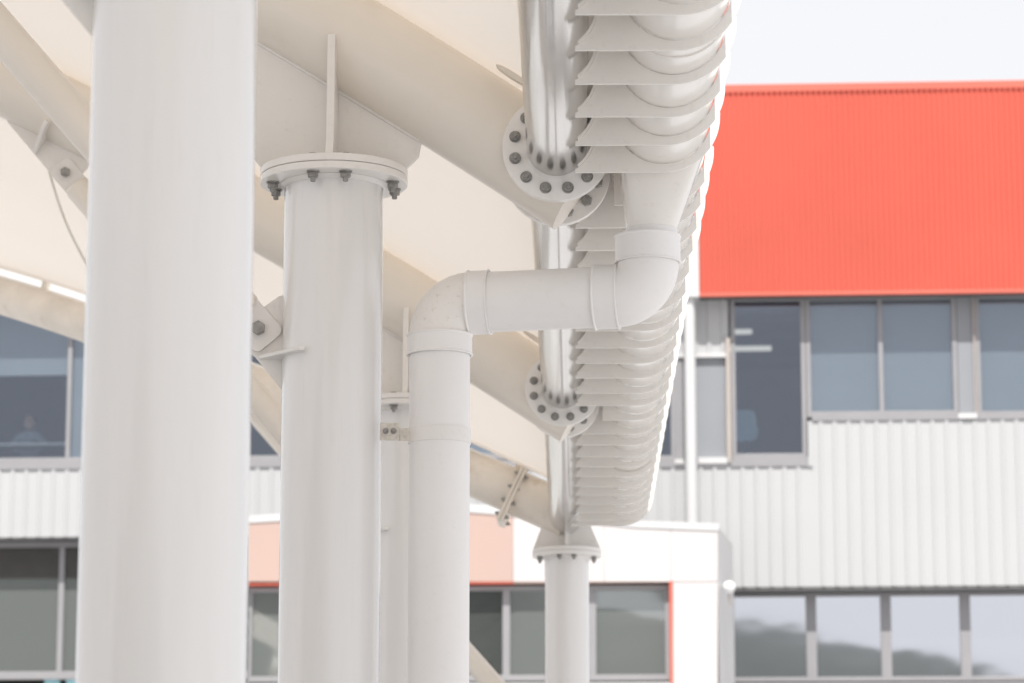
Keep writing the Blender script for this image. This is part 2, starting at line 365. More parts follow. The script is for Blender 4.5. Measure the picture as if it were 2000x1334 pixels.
# ---- braces
def brace(X, Y, label, p=None, q=None):
    p = p or Vector((X-.208, Y, EYE+1.679)); q = q or Vector((X-1.434, Y, EYE+3.114-(.014 if Y < 9 else 0)))
    d = (q-p).normalized(); n = Vector((0, 0, 1)).cross(d).normalized(); up = d.cross(n).normalized()
    b = empty('brace', p, label, 'brace', 'diagonal braces between columns and beams')
    T = MB(); L = (q-p).length
    T.rev(p, q, [(.062, .046), (.066, .052), (.078, .0565), (L-.078, .0565), (L-.066, .052), (L-.062, .046)], 48)
    T.build('tube', 'beam', b)
    for e, dd in ((p, d), (q, -d)):
        for sy in (-1, 1):
            m = MB(); pr = [(-.052, -.035), (-.035, -.052), (.07, -.052), (.07, .052), (-.035, .052), (-.052, .035)]
            rr = []
            for cx, cy, a0 in ((-.032, -.032, 180), (.07, -.052, None), (.07, .052, None), (-.032, .032, 90)):
                if a0 is None: rr.append((cx, cy))
                else:
                    for k in range(6): t = radians(a0+18*k); rr.append((cx+cos(t)*.02, cy+sin(t)*.02))
            u = dd; v = up
            o0 = e+n*(sy*.0105); o1 = e+n*(sy*.0205)
            A = [m.bm.verts.new(o0+u*x+v*y) for x, y in rr]; B = [m.bm.verts.new(o1+u*x+v*y) for x, y in rr]
            m.bm.faces.new(A); m.bm.faces.new(B[::-1])
            for k in range(len(rr)): m.bm.faces.new((A[k], B[k], B[(k+1) % len(rr)], A[(k+1) % len(rr)]))
            m.build('cheek_plate', 'steel', b, .001)
            bolt(b, e+n*(sy*.0205), n*sy, HEAD, 1.25)
    return b
brace(XC, 8.55, 'diagonal tube crossing top left in front of the second beam, bolted to the in-focus column')
brace(XC, 12.45, 'diagonal tube hanging from the bolted gusset at far left towards the third column')
p3 = at(1063, 1450, 16.3); q3 = at(395, 690, 17.9)
brace(0, 16.3, 'lowest and farthest diagonal tube, passing behind the drainpipe towards the end column', p=p3, q=q3)

# ---- polished edge tubes (with their own end flanges)
def edge_tube(y0, y1, label, f0=True, f1=True):
    t = empty('edge_tube', (XN, y0, ZN-.085), label, 'metal tube', 'polished tubes along the canopy edge')
    MB().rev((XN, y0, ZN), (XN, y1, ZN), [(0, .085), (y1-y0, .085)], 96).build('tube', 'chrome', t)
    for ok, y, sy in ((f0, y0, 1), (f1, y1, -1)):
        if not ok: continue
        MB().rev((XN, y, ZN), (XN, y+sy*9, ZN), [(.0, .151), (.0015, .153), (.011, .153), (.0125, .151)], 96).build('end_disc', 'steel', t)
        MB().rev((XN, y+sy*.0125, ZN), (XN, y+sy*9, ZN), [(0, .093), (.006, .088), (.009, .0853)], 64, cap=False).build('weld_ring', 'steel', t)
        disc_bolts(t, (XN, y+sy*.0125, ZN), .121, 12, radians(15), (0, sy, 0), 'y', scale=1.02)
    return t
edge_tube(5.25+.1495, 8.55-.1495, 'nearest length of polished tube along the gutter, top centre, ending at the big bolted disc')
edge_tube(8.55+.1495, 12.45-.1495, 'middle length of polished tube crossing behind the horizontal drainpipe')
edge_tube(12.45+.1495, 16.28, 'farthest length of polished tube, with pink reflection, above the end column', f1=False)

# ---- end column head (fin shaped gussets under the tube end) + end beam
EB = [(1112, 1008, 16.30), (1040, 976, 16.33), (916, 922, 16.42), (720, 842, 16.8), (540, 770, 17.3), (350, 698, 18.0), (165, 629, 18.7), (0, 576, 19.3), (-250, 505, 20.3), (-520, 440, 21.3)]
EBW = [at(*q) for q in EB]
def cr_spline(P, n=8):
    out = []
    for i in range(len(P)-1):
        a, b, c, d = P[max(i-1, 0)], P[i], P[i+1], P[min(i+2, len(P)-1)]
        for k in range(n):
            t = k/n; out.append(.5*((2*b)+(c-a)*t+(2*a-5*b+4*c-d)*t*t+(3*b-a-3*c+d)*t**3))
    out.append(P[-1]); return out
EBS = cr_spline(EBW)
ER = .122
e = empty('end_beam', EBW[0], 'weathered cream end beam with a bolted splice, at the far edge of the fabric roof', 'beam')
MB().sweep(EBS, ER, 64).build('tube', 'weathered', e)
sp = at(1006, 962, 16.36); sd = (EBS[6]-EBS[12]).normalized(); _v = Vector((sp.x, sp.y, 0)).normalized(); sd = (sd-_v*sd.dot(_v)*.85).normalized()
_h2 = Vector((0, 0, 1)).cross(sd).normalized(); _u2 = sd.cross(_h2).normalized()
if _u2.z < 0: _u2 = -_u2
_m = Matrix((( sd.x, _h2.x, _u2.x, sp.x), (sd.y, _h2.y, _u2.y, sp.y), (sd.z, _h2.z, _u2.z, sp.z), (0, 0, 0, 1)))
for o_ in (-.019, .001): MB().box(o_, o_+.018, -.15, .15, -.185, .128, _m).build('splice_plate', 'weathered', e, .002)
for z_ in (-.155, -.075, .005, .085):
    for y_ in (-.132, .132):
        for sgn in (-1, 1): bolt(e, _m @ Vector((sgn*.0195, y_, z_)), sd*sgn, NUT, .8)
ch = empty('column_head', (-.041, 16.35, EYE+1.987), 'flared gusset head on the distant end column, holding the tube end', 'bracket')
zt = EYE+1.987
MB().rev((-.041, 16.35, zt), (-.041, 16.35, 9), [(.001, .182), (.003, .184), (.019, .184), (.021, .182)], 64).build('flange', 'steel', ch)
MB().plate([(-.041-.178, zt+.021), (-.041-.095, zt+.24), (-.041+.085, zt+.24), (-.041+.178, zt+.021)], 16.283, 16.299).build('gusset_plate', 'steel', ch, .002)
MB().box(-.051, -.031, 16.19, 16.282, zt+.021, zt+.26).build('stiffener', 'steel', ch, .002)
MB().box(-.051, -.031, 16.30, 16.50, zt+.021, zt+.20).build('stiffener', 'steel', ch, .002)
MB().cyl((XN, 16.30, ZN), (XN, 16.36, ZN), .08, 64).build('end_cap', 'steel', ch)

# ---- fabric roof
def eb_at_x(x):
    for A, B in zip(EBS, EBS[1:]):
        if B.x <= x <= A.x:
            t = (x-A.x)/(B.x-A.x); return A.lerp(B, t)
    return EBS[0] if x > EBS[0].x else EBS[-1]+(x-EBS[-1].x)*(EBS[-1]-EBS[-9])/(EBS[-1].x-EBS[-9].x)
fm = MB(); rows = []
xs = [.02-.12*i for i in range(68)]
ys = [-4, -2, 0, 1.5, 3, 4, 5.25, 6, 7, 7.8, 8.55, 9.4, 10.5, 11.5, 12.45]
for x in xs:
    s = -x; sl_ = .68-.076*max(s, 0); top = CR*sqrt(1+sl_*sl_)+.006
    row = []
    for y in ys:
        sag = 0
        for a, b in ((-4, 5.25), (5.25, 8.55), (8.55, 12.45)):
            if a <= y <= b: sag = .035*sin(pi*(y-a)/(b-a))**2*min(1, max(0, s)/.8)
        row.append((x, y, zb(s)+top+sag))
    E_ = eb_at_x(x); z0 = zb(s)+top; z1 = E_.z+ER*1.05+.022+.02*min(1, max(0, (s-.2)/.6))
    for k in range(1, 15):
        u = k/14; y = 12.45+(E_.y-.02-12.45)*u
        row.append((x, y, z0+(z1-z0)*u - .05*sin(pi*u)*min(1, max(0, s)/.8)))
    rows.append([fm.bm.verts.new(p) for p in row])
for A, B in zip(rows, rows[1:]):
    for k in range(len(A)-1): fm.bm.faces.new((A[k], A[k+1], B[k+1], B[k]))
bmesh.ops.subdivide_edges(fm.bm, edges=fm.bm.edges[:], cuts=1, use_grid_fill=True, smooth=.4)
fo = fm.build('fabric_roof', 'fabric', None, ang=80)
sm = fo.modifiers.new('thickness', 'SOLIDIFY'); sm.thickness = .002; sm.offset = 1
roof = empty('canopy', (0, 8, EYE+2.3), 'cream translucent fabric roof stretched over the sloping beams', 'canopy')
fo.parent = roof; fo.matrix_parent_inverse = mworld(roof).inverted()
def clampplate(px, py, Y):
    c = at(px, py, Y); pts = []
    for k in range(20):
        t = 2*pi*k/20; x = cos(t)*.06; z = sin(t)*.0085
        pts.append((c.x+x*.85+z*.5, c.z-x*.56+z*.85))
    MB().plate(pts, Y-.012, Y+.012).build('clamp_plate', 'weathered', roof)
clampplate(1004, 150, 8.40); clampplate(1046, 662, 12.28)
for px in (-60, 88, 240, 350, 640, 860, 1010):       # clips between fabric edge and end beam
    d = ray(px, 600); best = min(EBS, key=lambda q: abs((q.x/q.y)-(d.x/d.y)))
    j = EBS.index(best); dd = (EBS[max(j-1, 0)]-EBS[min(j+1, len(EBS)-1)]).normalized(); mm = Matrix.Translation(best+Vector((0, 0, ER*1.07+.01))) @ dd.to_track_quat('X', 'Z').to_matrix().to_4x4()
    MB().box(-.02, .02, -.02, .02, -.03, .05, mm).build('edge_clip', 'weathered', roof, .002)

# ---- hanging cable
a0 = at(96, 335, 12.5); a1 = at(172, 520, 12.9); cb = []
for k in range(22):
    t = k/21; p = a0.lerp(a1, t); cb.append(p+Vector((-.012*sin(pi*t), 0, -.012*sin(pi*t))))
cb2 = [at(172+t*22, 520+t*105, 12.9+t*.1) for t in (.3, .6, 1)]
tag(MB().sweep(cb+cb2, .0065, 12).build('cable', 'cable'), 'thin cream cable hanging in a curve from the gusset at far left', 'cable')

# ---- gutter: round pipe in a long row of plate brackets
GX, GZ, GR = .248, EYE+2.205, .130
gt = empty('gutter', (GX, 5, GZ-GR), 'long round cream gutter pipe cradled by a row of flat hooked plates', 'gutter')
MB().cyl((GX, 4.6, GZ), (GX, 15.72, GZ), GR, 96).build('gutter_pipe', 'gutter', gt)
for y in (7.19, 9.7, 11.25, 14.0): MB().rev((GX, y-.03, GZ), (GX, 20, GZ), [(0, GR+.0002), (.001, GR+.004), (.05, GR+.004), (.051, GR+.0002)], 96, cap=False).build('pipe_joint', 'gutter', gt)
FB = EYE+2.049
def fin_outline(left=None):
    fp = [] if left is None else [(left, FB+.10), (left, FB)]
    if left is None: fp.append((.006, FB))
    for k in range(25):
        t = radians(-90+91*k/24); fp.append((GX+cos(t)*.1575, FB+.1575+sin(t)*.1575))
    fp += [(GX+.158, FB+.166), (GX+.157, FB+.172), (GX+.152, FB+.176), (GX+.143, FB+.179), (GX+.135, FB+.179)]
    for k in range(37):                              # open topped cradle a hair wider than the pipe
        t = radians(8-(176)*k/36); fp.append((GX+cos(t)*(GR+.0025), GZ+sin(t)*(GR+.0025)))
    if left is None:
        fp += [(GX-.14, FB+.20), (XN+.118, FB+.22)]
        for k in range(17):
            t = radians(20-80*k/16); fp.append((XN+.004+cos(t)*.106, ZN+sin(t)*.1225 if t < 0 else ZN+sin(t)*.106))
        fp.append((.006, FB+.012))
    return fp
def fin_mesh(pts):
    fb = MB(); fb.plate(pts, -.004, .004); o = fb.build('fin', 'fin', None); me = o.data; bpy.data.objects.remove(o); return me
fme = fin_mesh(fin_outline()); fshort = fin_mesh(fin_outline(.118))
def saddle_pts():
    A = []
    for k in range(15): t = radians(15-72*k/14); A.append((XN+.004+cos(t)*.106, ZN+sin(t)*(.1225 if t < 0 else .106)))
    B = [(x+(XN-x)*.055, z+(ZN-z)*.055) for x, z in A]
    return A+B[::-1]
sd_ = MB(); sd_.plate(saddle_pts(), -.012, .010)
so_ = sd_.build('saddle', 'fin', None); sme = so_.data; bpy.data.objects.remove(so_)
FY = [5.22, 5.52, 5.82, 6.12, 6.42, 6.73, 7.02, 7.32, 7.63, 7.91, 8.21, 8.60, 8.88, 9.19, 9.51, 9.83, 10.15, 10.47, 10.79, 11.10, 11.41, 11.73, 12.02, 12.37, 12.72, 13.04, 13.36, 13.66, 13.96, 14.28, 14.57, 14.88, 15.17, 15.48, 15.68]
for y in FY:
    short = y in (8.60, 12.37)
    f_ = bpy.data.objects.new('fin', fshort if short else fme); COL.objects.link(f_); f_.parent = gt
    f_.matrix_basis = mworld(gt).inverted() @ (Matrix.Translation((GX, y+random.uniform(-.003, .003), GZ+random.uniform(-.0012, .0012))) @ Matrix.Rotation(radians(random.uniform(-.3, .3)), 4, 'Y') @ Matrix.Rotation(radians(random.uniform(-.5, .5)), 4, 'Z') @ Matrix.Translation((-GX, 0, -GZ)))
    mdf = f_.modifiers.new('bevel', 'BEVEL'); mdf.width = .0012; mdf.segments = 2; mdf.limit_method = 'ANGLE'
    if short: continue
    s_ = bpy.data.objects.new('saddle', sme); COL.objects.link(s_); s_.parent = f_; s_.location = (0, 0, 0)
MB().plate([(-.04, FB+.285), (-.04, FB+.29), (.03, FB+.292), (.12, FB+.300), (.24, FB+.300), (.24, FB+.294), (.12, FB+.294), (.03, FB+.286)], 4.6, 16.75).build('added_sun_cover', 'fin', gt)  # unseen strip added to keep sun from the gap and end column head
MB().plate([(-.02, FB+.004)]+[(GX+cos(radians(t))*.15, FB+.156+sin(radians(t))*.15) for t in range(-90, 10, 8)]+[(GX+.1, FB+.25), (GX-.1, FB+.25), (.06, FB+.2), (.03, FB+.06)], 15.70, 15.725).build('end_plate', 'fin', gt, .002)

# ---- drainpipe: hopper, collars, elbows, pipe
DR = .0855; SR = .0915
HY = 8.42
pA = at(1272, 449, HY); pB = at(1265.5, 512, HY); pE = at(859, 657, 8.5)
K1 = Vector((pB.x, HY, at(1240, 576.5, HY).z)); K2 = Vector((pE.x, 8.5, at(920, 594, 8.5).z)); _h = (K2-K1).normalized()
pC = K1+_h*.0865; pD = K2-_h*.0865
dp = empty('drainpipe', (pE.x, pE.y, 0), 'white drainpipe with a hopper and two elbows, stepping from the gutter down beside the column', 'drainpipe')
hp = MB(); n = 64; zt_ = GZ-.06; rings = []
for t in [0, .1, .25, .4, .55, .7, .85, 1]:
    ring = []
    z = zt_+(pA.z-zt_)*t
    for k in range(n):
        a = 2*pi*(k+.5)/n; c, s_ = cos(a), sin(a)
        ex = .120; ey = .115
        q = 7; rr = (abs(c)**q+abs(s_)**q)**(-1/q)
        rx, ry = c*rr*ex, s_*rr*ey
        cx, cy = c*.0715, s_*.0715
        x = (GX)*(1-t)+pA.x*t+rx*(1-t)+cx*t; y = HY+ry*(1-t)+cy*t
        ring.append(hp.bm.verts.new((x, y, z)))
    rings.append(ring)
for A, B in zip(rings, rings[1:]):
    for k in range(n): hp.bm.faces.new((A[k], A[(k+1) % n], B[(k+1) % n], B[k]))
hp.build('hopper', 'gutter', dp, ang=60)
MB().rev(pA+Vector((0, 0, .001)), pA-Vector((0, 0, 9)), [(0, .0715), (.002, .0735), (.024, .0735)], 64, cap=False).build('outlet_spigot', 'upvc', dp)
def socket(p0, p1, r, lip0=True, lip1=True):
    L = (p1-p0).length; pr = [(0, r-.004), (0, r+.0025), (.004, r+.0025), (.006, r), (L-.006, r), (L-.004, r+.0025), (L, r+.0025), (L, r-.004)]
    MB().rev(p0, p1, pr, 80, cap=False).build('socket', 'upvc', dp, .0008)
top0 = at(1265.5, 462, HY); 
socket(Vector((pB.x, HY, top0.z)), Vector((pB.x, HY, pB.z-.004)), SR)
MB().rev(Vector((pB.x, HY, top0.z-.0005)), Vector((pB.x, HY, 0)), [(0, .071), (.0006, SR-.003), (.002, SR-.003)], 80, cap=False).build('socket_ledge', 'upvc', dp)
def elbow(c0, c1, corner, m='upvc'):
    pts = []
    for k in range(21):
        t = k/20*pi/2; pts.append(corner+(c0-corner)*(1-sin(t))+(c1-corner)*(1-cos(t)))
    MB().sweep(pts, DR+.001, 80).build('elbow', m, dp, ang=60)
pBv = Vector((pB.x, HY, pB.z)); elbow(pBv, pC, K1)
hd = (pD-pC).normalized()
socket(pC-hd*.004, pC+hd*.066, SR-.001)
socket(pD-hd*.058, pD+hd*.004, SR-.001)
MB().cyl(pC+hd*.05, pD-hd*.05, DR, 80, cap=False).build('horizontal_pipe', 'upvc', dp)
pEv = Vector((pE.x, pE.y, pE.z)); elbow(pD, pEv, K2, 'upvc_stained')
socket(pEv+Vector((0, 0, .004)), pEv-Vector((0, 0, .056)), SR)
MB().cyl(pEv-Vector((0, 0, .05)), Vector((pE.x, pE.y, .0)), DR, 80, cap=False).build('vertical_pipe', 'upvc', dp)
sz = at(858, 843, 8.41).z
MB().rev((pE.x, pE.y, sz-.021), (pE.x, pE.y, sz+9), [(0, DR), (0, DR+.003), (.042, DR+.003), (.042, DR)], 80, cap=False).build('strap', 'steel', dp)
bp0 = at(742, 826, 8.46); bp1 = at(780, 860, 8.46)
MB().box(bp0.x, bp1.x, 8.458, 8.463, bp1.z, bp0.z).build('bracket_plate', 'bright', dp, .002)
MB().box(bp1.x-.004, pE.x-DR+.012, 8.4635, 8.4665, sz-.017, sz+.019).build('bracket_arm', 'bright', dp)
for px in (753.5, 769):
    q = at(px, 842, 8.458); bolt(dp, q, (0, -1, 0), SMALL, .85)

# ================================================================== MAIN BUILDING (local frame: x along the front, y into the building)
TH = radians(2.3)
P0 = at(1363, 578, 40.0)
def fac(px, py, off=0):          # photo -> (u, z) on the front plane moved `off` metres towards the street
    n = Vector((sin(TH), cos(TH), 0)); o = Vector((P0.x, P0.y, 0))-n*off
    d = ray(px, py); cpos = Vector((0, 0, EYE)); t = (o-cpos).dot(n)/d.dot(n); q = cpos+d*t
    return ((q-o).dot(Vector((cos(TH), -sin(TH), 0))), q.z)
bd = empty('office_building', (P0.x, P0.y, 0), 'white corrugated office building with a red upper storey and grey framed windows', 'building', rz=-TH, local=True)
def corr(b, u0, u1, z0, z1, y, pitch, dep, shape=(0, .20, .36, .60, .76, 1)):
    prof = [0, 0, -dep, -dep, 0, 0]; u = u0; cols = []
    if pitch > .1: shape = (0, .58, .70, .84, .96, 1)
    while u < u1-1e-6:
        for f_, d in zip(shape[:-1], prof[:-1]):
            x = u+f_*pitch
            if x < u1: cols.append((x, y+d))
        u += pitch
    cols.append((u1, y))
    A = [b.bm.verts.new((x, yy, z0)) for x, yy in cols]; B = [b.bm.verts.new((x, yy, z1)) for x, yy in cols]
    for k in range(len(A)-1): b.bm.faces.new((A[k], A[k+1], B[k+1], B[k]))
    C = [b.bm.verts.new((x, y+.06, z0)) for x, yy in cols]; D = [b.bm.verts.new((x, y+.06, z1)) for x, yy in cols]
    for k in range(len(A)-1):
        b.bm.faces.new((A[k+1], A[k], C[k], C[k+1])); b.bm.faces.new((B[k], B[k+1], D[k+1], D[k]))
    return b
UL, UR = fac(-520, 900)[0], fac(2500, 900)[0]
F = lambda x, y=900, o=0: fac(x, y, o)[0]
Z = lambda y, x=1500, o=0: fac(x, y, o)[1]
zS = Z(912, 700); zS2 = Z(822, 1700); zLb = Z(1049, 80); zRb = Z(1145, 1700); zWT = Z(583); uJ = F(1583); uA = F(1380)
w_ = MB(); corr(w_, uJ, UR, zRb, zS2, 0, .1825, .017); corr(w_, F(700), uJ, zRb, Z(912), 0, .1825, .017); corr(w_, UL, F(700), zLb, zS, 0, .1825, .017)
w_.build('corrugated_wall', 'white_clad', bd, ang=20)
MB().box(uJ-.028, uJ+.028, -.024, .02, Z(912), zS2+.004).build('corner_trim', 'white_clad', bd)
# sill flashings
for u0, u1, z, zt_ in ((uJ+.03, F(1872), zS2, Z(814)), (F(1912), UR, zS2, Z(812, 1950)), (F(1430), uJ-.03, Z(912), Z(896)), (UL, F(700), zS, Z(901, 700)), (F(700), F(1335), Z(912), Z(901, 1100)), (F(1335), F(1430), Z(912), Z(906))):
    MB().box(u0, u1, -.021, .08, z+.004, zt_+.02).build('sill_flashing', 'frame', bd)
MB().box(F(1363), F(1426), -.035, .08, Z(905), Z(893)).build('sill_flashing', 'white_trim', bd)
MB().box(F(1318), F(1336), -.035, .08, Z(905), Z(896)).build('sill_flashing', 'white_trim', bd)
MB().box(F(1873), F(1911), -.035, .08, Z(818, 1890), Z(808, 1890)).build('sill_flashing', 'white_trim', bd)
# red upper volume, projecting
OV = .27
u0 = F(1363, 300, OV); zr0 = Z(577, 1600, OV); zr1 = Z(174, 1700, OV)
r = MB(); corr(r, u0, UR, zr0+.05, zr1-.02, -OV, .0735, .034); r.build('red_cladding', 'red_clad', bd, ang=20)
MB().box(u0, UR, -OV-.03, -OV+.06, zr1-.02, zr1+.085).build('red_coping', 'red_trim', bd, .004)
MB().box(u0, UR, -OV-.03, -OV+.05, zr0, zr0+.05).build('red_bottom_trim', 'red_trim', bd, .004)
MB().box(u0-.32, u0-.004, -OV-.02, .5, zr0, zr1+.08).build('white_corner_panel', 'white_trim', bd)
MB().box(UL, u0-.33, -OV, -OV+.06, zr0, zr1).build('upper_white_panel', 'white_trim', bd)
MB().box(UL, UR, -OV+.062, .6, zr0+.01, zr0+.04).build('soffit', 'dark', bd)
MB().box(UL, UR, -.1, 9, zr1-.12, zr1+.02).build('roof', 'frame', bd)
# corrugated patch and grey spandrels
MB_ = MB(); corr(MB_, F(1150), F(1426), Z(696), zr0+.01, .02, .1825, .02); MB_.build('corrugated_panel', 'white_clad', bd, ang=20)
MB().box(F(1180), F(1426), -.03, .06, Z(697), Z(689)).build('window_head_trim', 'white_trim', bd)
MB().box(F(1336), F(1419), .03, .08, Z(893), Z(697)).build('spandrel_panel', 'panel', bd)
MB().box(F(1420), F(1429), -.035, .09, Z(905), Z(660)).build('edge_trim', 'frame_warm', bd)
MB().box(F(1876), F(1909), .02, .08, Z(808, 1890), zWT+.02).build('spandrel_panel', 'panel', bd)
MB().box(F(1908), F(1911), -.02, .08, Z(808, 1890), zWT+.02).build('edge_trim', 'frame_warm', bd)
def window(u0, u1, z0, z1, y=.04, fw=.06, mull=(), gm='glass', y2=.08, mw=.06, name='window', transom=None):
    fr = MB(); fr.box(u0, u1, y-.03, y2, z0, z0+fw*1.3); fr.box(u0, u1, y-.03, y2, z1-fw, z1)
    fr.box(u0, u0+fw, y-.03, y2, z0+fw*1.3, z1-fw); fr.box(u1-fw, u1, y-.03, y2, z0+fw*1.3, z1-fw)
    for m in mull: fr.box(m-mw/2, m+mw/2, y-.028, y2, z0+fw*1.3, z1-fw)
    f_ = fr.build(name, 'frame', bd if name == 'window' else CUR, .004)
    ed = [u0+fw]+list(mull)+[u1-fw]
    for a, b in zip(ed, ed[1:]):
        a2 = a+(mw/2 if a in mull else 0); b2 = b-(mw/2 if b in mull else 0)
        MB().box(a2, b2, y+.02, y+.028, z0+fw*1.3, z1-fw).build('pane', gm, f_)
    return f_
CUR = bd
def blind(f_, u0, u1, z0, z1, y=.082): MB().box(u0, u1, y, y+.01, z0, z1).build('blind', 'blind', f_)
zt2 = zWT+.03
W1 = window(F(1430), F(1577), Z(897), zt2)
W2 = window(F(1578), F(1875), Z(816), zt2, mull=(F(1725),))
blind(W2, F(1582), F(1723), Z(807), zt2-.07); blind(W2, F(1727), F(1871), Z(807), zt2-.07)
W3 = window(F(1912), F(2210), Z(814, 1950), zt2, mull=(F(2062),)); blind(W3, F(1918), F(2060), Z(805), zt2-.07); blind(W3, F(2064), F(2204), Z(805), zt2-.07)
W0 = window(F(1040), F(1320), Z(899), Z(698), mull=(F(1175),))
MB().box(F(1320), F(1335), 0, .09, Z(897), Z(697)).build('edge_trim', 'frame', bd)
WL = window(UL+.1, F(1030), Z(903, 300), zt2, mull=tuple(F(x) for x in (-190, 131, 446, 760)))
blind(WL, F(134), F(443), Z(895, 300), zt2-.07); blind(WL, F(-187), F(128), Z(731, 100), zt2-.07); blind(WL, F(763), F(1024), Z(895, 900), zt2-.07)
# interior of the upper storey
MB().box(UL, UR, 5.0, 5.1, Z(1050), zr0).build('interior_wall', 'room', bd)
MB().box(UL, UR, .30, 5.0, zr0-.02, zr0).build('interior_ceiling', 'room', bd)
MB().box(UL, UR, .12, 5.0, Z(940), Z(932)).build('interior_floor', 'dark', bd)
# lower windows right
uR0 = F(1441); Yr = .30
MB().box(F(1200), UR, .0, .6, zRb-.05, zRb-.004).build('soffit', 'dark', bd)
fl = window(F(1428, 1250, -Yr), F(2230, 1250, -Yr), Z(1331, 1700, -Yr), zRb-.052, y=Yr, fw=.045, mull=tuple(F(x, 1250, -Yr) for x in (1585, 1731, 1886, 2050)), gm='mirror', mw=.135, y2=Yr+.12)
MB().box(F(1415), UR, -.06, .6, Z(1345, 1700)-.05, Z(1334, 1700)).build('lower_sill', 'frame', bd)
# lower windows left: deeper recess, soffit reflection painted as dark slats over the glass
YL = .32
ll = window(UL+.2, F(520, 1200, -YL), Z(1327, 100, -YL), zLb-.02, y=YL, fw=.08, mull=tuple(F(x, 1200, -YL) for x in (-200, 119)), gm='grey_glass', mw=.075, y2=YL+.12)
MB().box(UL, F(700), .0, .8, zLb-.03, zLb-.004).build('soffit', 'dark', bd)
for k in range(8): MB().box(UL+.3, F(515), YL-.012, YL+.016, zLb-.145-.052*k, zLb-.105-.052*k).build('reflection_slat', 'reflection_slat', ll, .004)  # slats added before the panes as a painted dark soffit reflection
MB().box(UL, F(700), YL+2.6, YL+2.65, 0, zLb-.03).build('inner_wall', 'blind', bd)
MB().box(F(86, 1325, -YL), F(116, 1325, -YL), YL+.04, YL+.05, Z(1340, 100, -YL), Z(1323, 100, -YL)).build('notice', 'cyan', ll)
MB().box(F(128, 1325, -YL), F(154, 1325, -YL), YL+.04, YL+.05, Z(1340, 100, -YL), Z(1323, 100, -YL)).build('notice', 'cyan', ll)
# base wall down to the ground, back and sides
MB().box(UL, UR, .02, .6, 0, Z(1345, 1700)-.06).build('base_wall', 'base_wall', bd)
MB().box(UL, UR, 5.2, 9, 0, zr1-.14).build('rear_block', 'base_wall', bd)
MB().box(F(640), F(1428), .07, .2, Z(1345), zRb+.02).build('recess_wall', 'base_wall', bd)
for sx, nm in ((UL-.25, 'side_wall'), (UR, 'side_wall')): MB().box(sx, sx+.25, -.27, 9, 0, zr1).build(nm, 'white_clad', bd)

# things in the rooms
def world(u, y, z): return Matrix.Translation((P0.x, P0.y, 0)) @ Matrix.Rotation(-TH, 4, 'Z') @ Vector((u, y, z))
for (x0, x1, py), lab in (((1425, 1470, 645), 'short upper light strip on the office ceiling behind the tall window'), ((1420, 1508, 678), 'longer lower light strip on the office ceiling behind the tall window')):
    off = -.9; ua, z_ = fac(x0, py, off); ub, _ = fac(x1, py, off)
    t_ = empty('ceiling_light', world((ua+ub)/2, .9, z_-.03), lab, 'light', 'strip lights in the office', rz=-TH, local=True)
    L = (ub-ua)/2
    MB().box(-L, L, -.05, .05, .035, .06).build('housing', 'frame', t_, .003)
    MB().box(-L+.01, L-.01, -.045, .045, -.025, .034).build('diffuser', 'lamp', t_, .01)
# office chair, seen through the tall window
def rounded(b, pts, y0, y1): b.plate(pts, y0, y1)
off = -.75; cu, cz = fac(1453, 893, off); zf = Z(932)
oc = empty('office_chair', world(cu, .75, zf), 'pale blue backed office chair just inside the tall window', 'chair', rz=-TH, local=True)
hz = fac(1453, 801, off)[1]-zf; lz = fac(1453, 862, off)[1]-zf
b = MB(); pp = []
for k in range(33):
    t = 2*pi*k/32; q = 4; c, s_ = cos(t), sin(t); rr = (abs(c)**q+abs(s_)**q)**(-1/q)
    wdt = .20 if s_ < 0 else .175
    pp.append((c*rr*wdt, (hz+lz)/2+s_*rr*(hz-lz)/2))
b.plate(pp[:-1], -.03, .03).build('backrest', 'chairback', oc, .012)
MB().box(-.2, .2, -.45, 0, .18, .24).build('seat', 'chairback', oc, .02)
MB().box(-.03, .03, .031, .06, .2, lz+.05).build('back_support', 'dark', oc)
MB().cyl((0, -.2, .06), (0, -.2, .18), .03, 16).build('gas_lift', 'dark', oc)
bs = MB()
for k in range(5): bs.box(0, .26, -.02, .02, .03, .06, Matrix.Translation((0, -.2, 0)) @ Matrix.Rotation(2*pi*k/5, 4, 'Z'))
bs.build('star_base', 'dark', oc)

# person at a desk behind the left window: continuous skinned figure
def skinned(name, verts, edges, rad, m, parent=None, sub=2):
    me = bpy.data.meshes.new(name); me.from_pydata(verts, edges, []); me.update()
    o = bpy.data.objects.new(name, me); COL.objects.link(o)
    md = o.modifiers.new('skin', 'SKIN')
    sv = me.skin_vertices[0].data if me.skin_vertices else None
    if sv is None:
        bpy.context.view_layer.objects.active = o; bpy.ops.mesh.customdata_skin_add(); sv = me.skin_vertices[0].data
    for i, r_ in enumerate(rad):
        sv[i].radius = (r_, r_) if not isinstance(r_, tuple) else r_
    sv[0].use_root = True
    s2 = o.modifiers.new('sub', 'SUBSURF'); s2.levels = sub; s2.render_levels = sub; md.use_smooth_shade = True
    me.materials.append(M[m])
    if parent: o.parent = parent
    return o
off = -1.1; pu, pz = fac(57, 893, off)
pe = empty('person', world(pu, 1.1, zf), 'person in a grey blue top leaning over a desk behind the left window', 'person', rz=-TH, local=True)
hz0 = fac(57, 829, off)[1]-zf; k_ = hz0/1.0
sh = hz0-.17; 
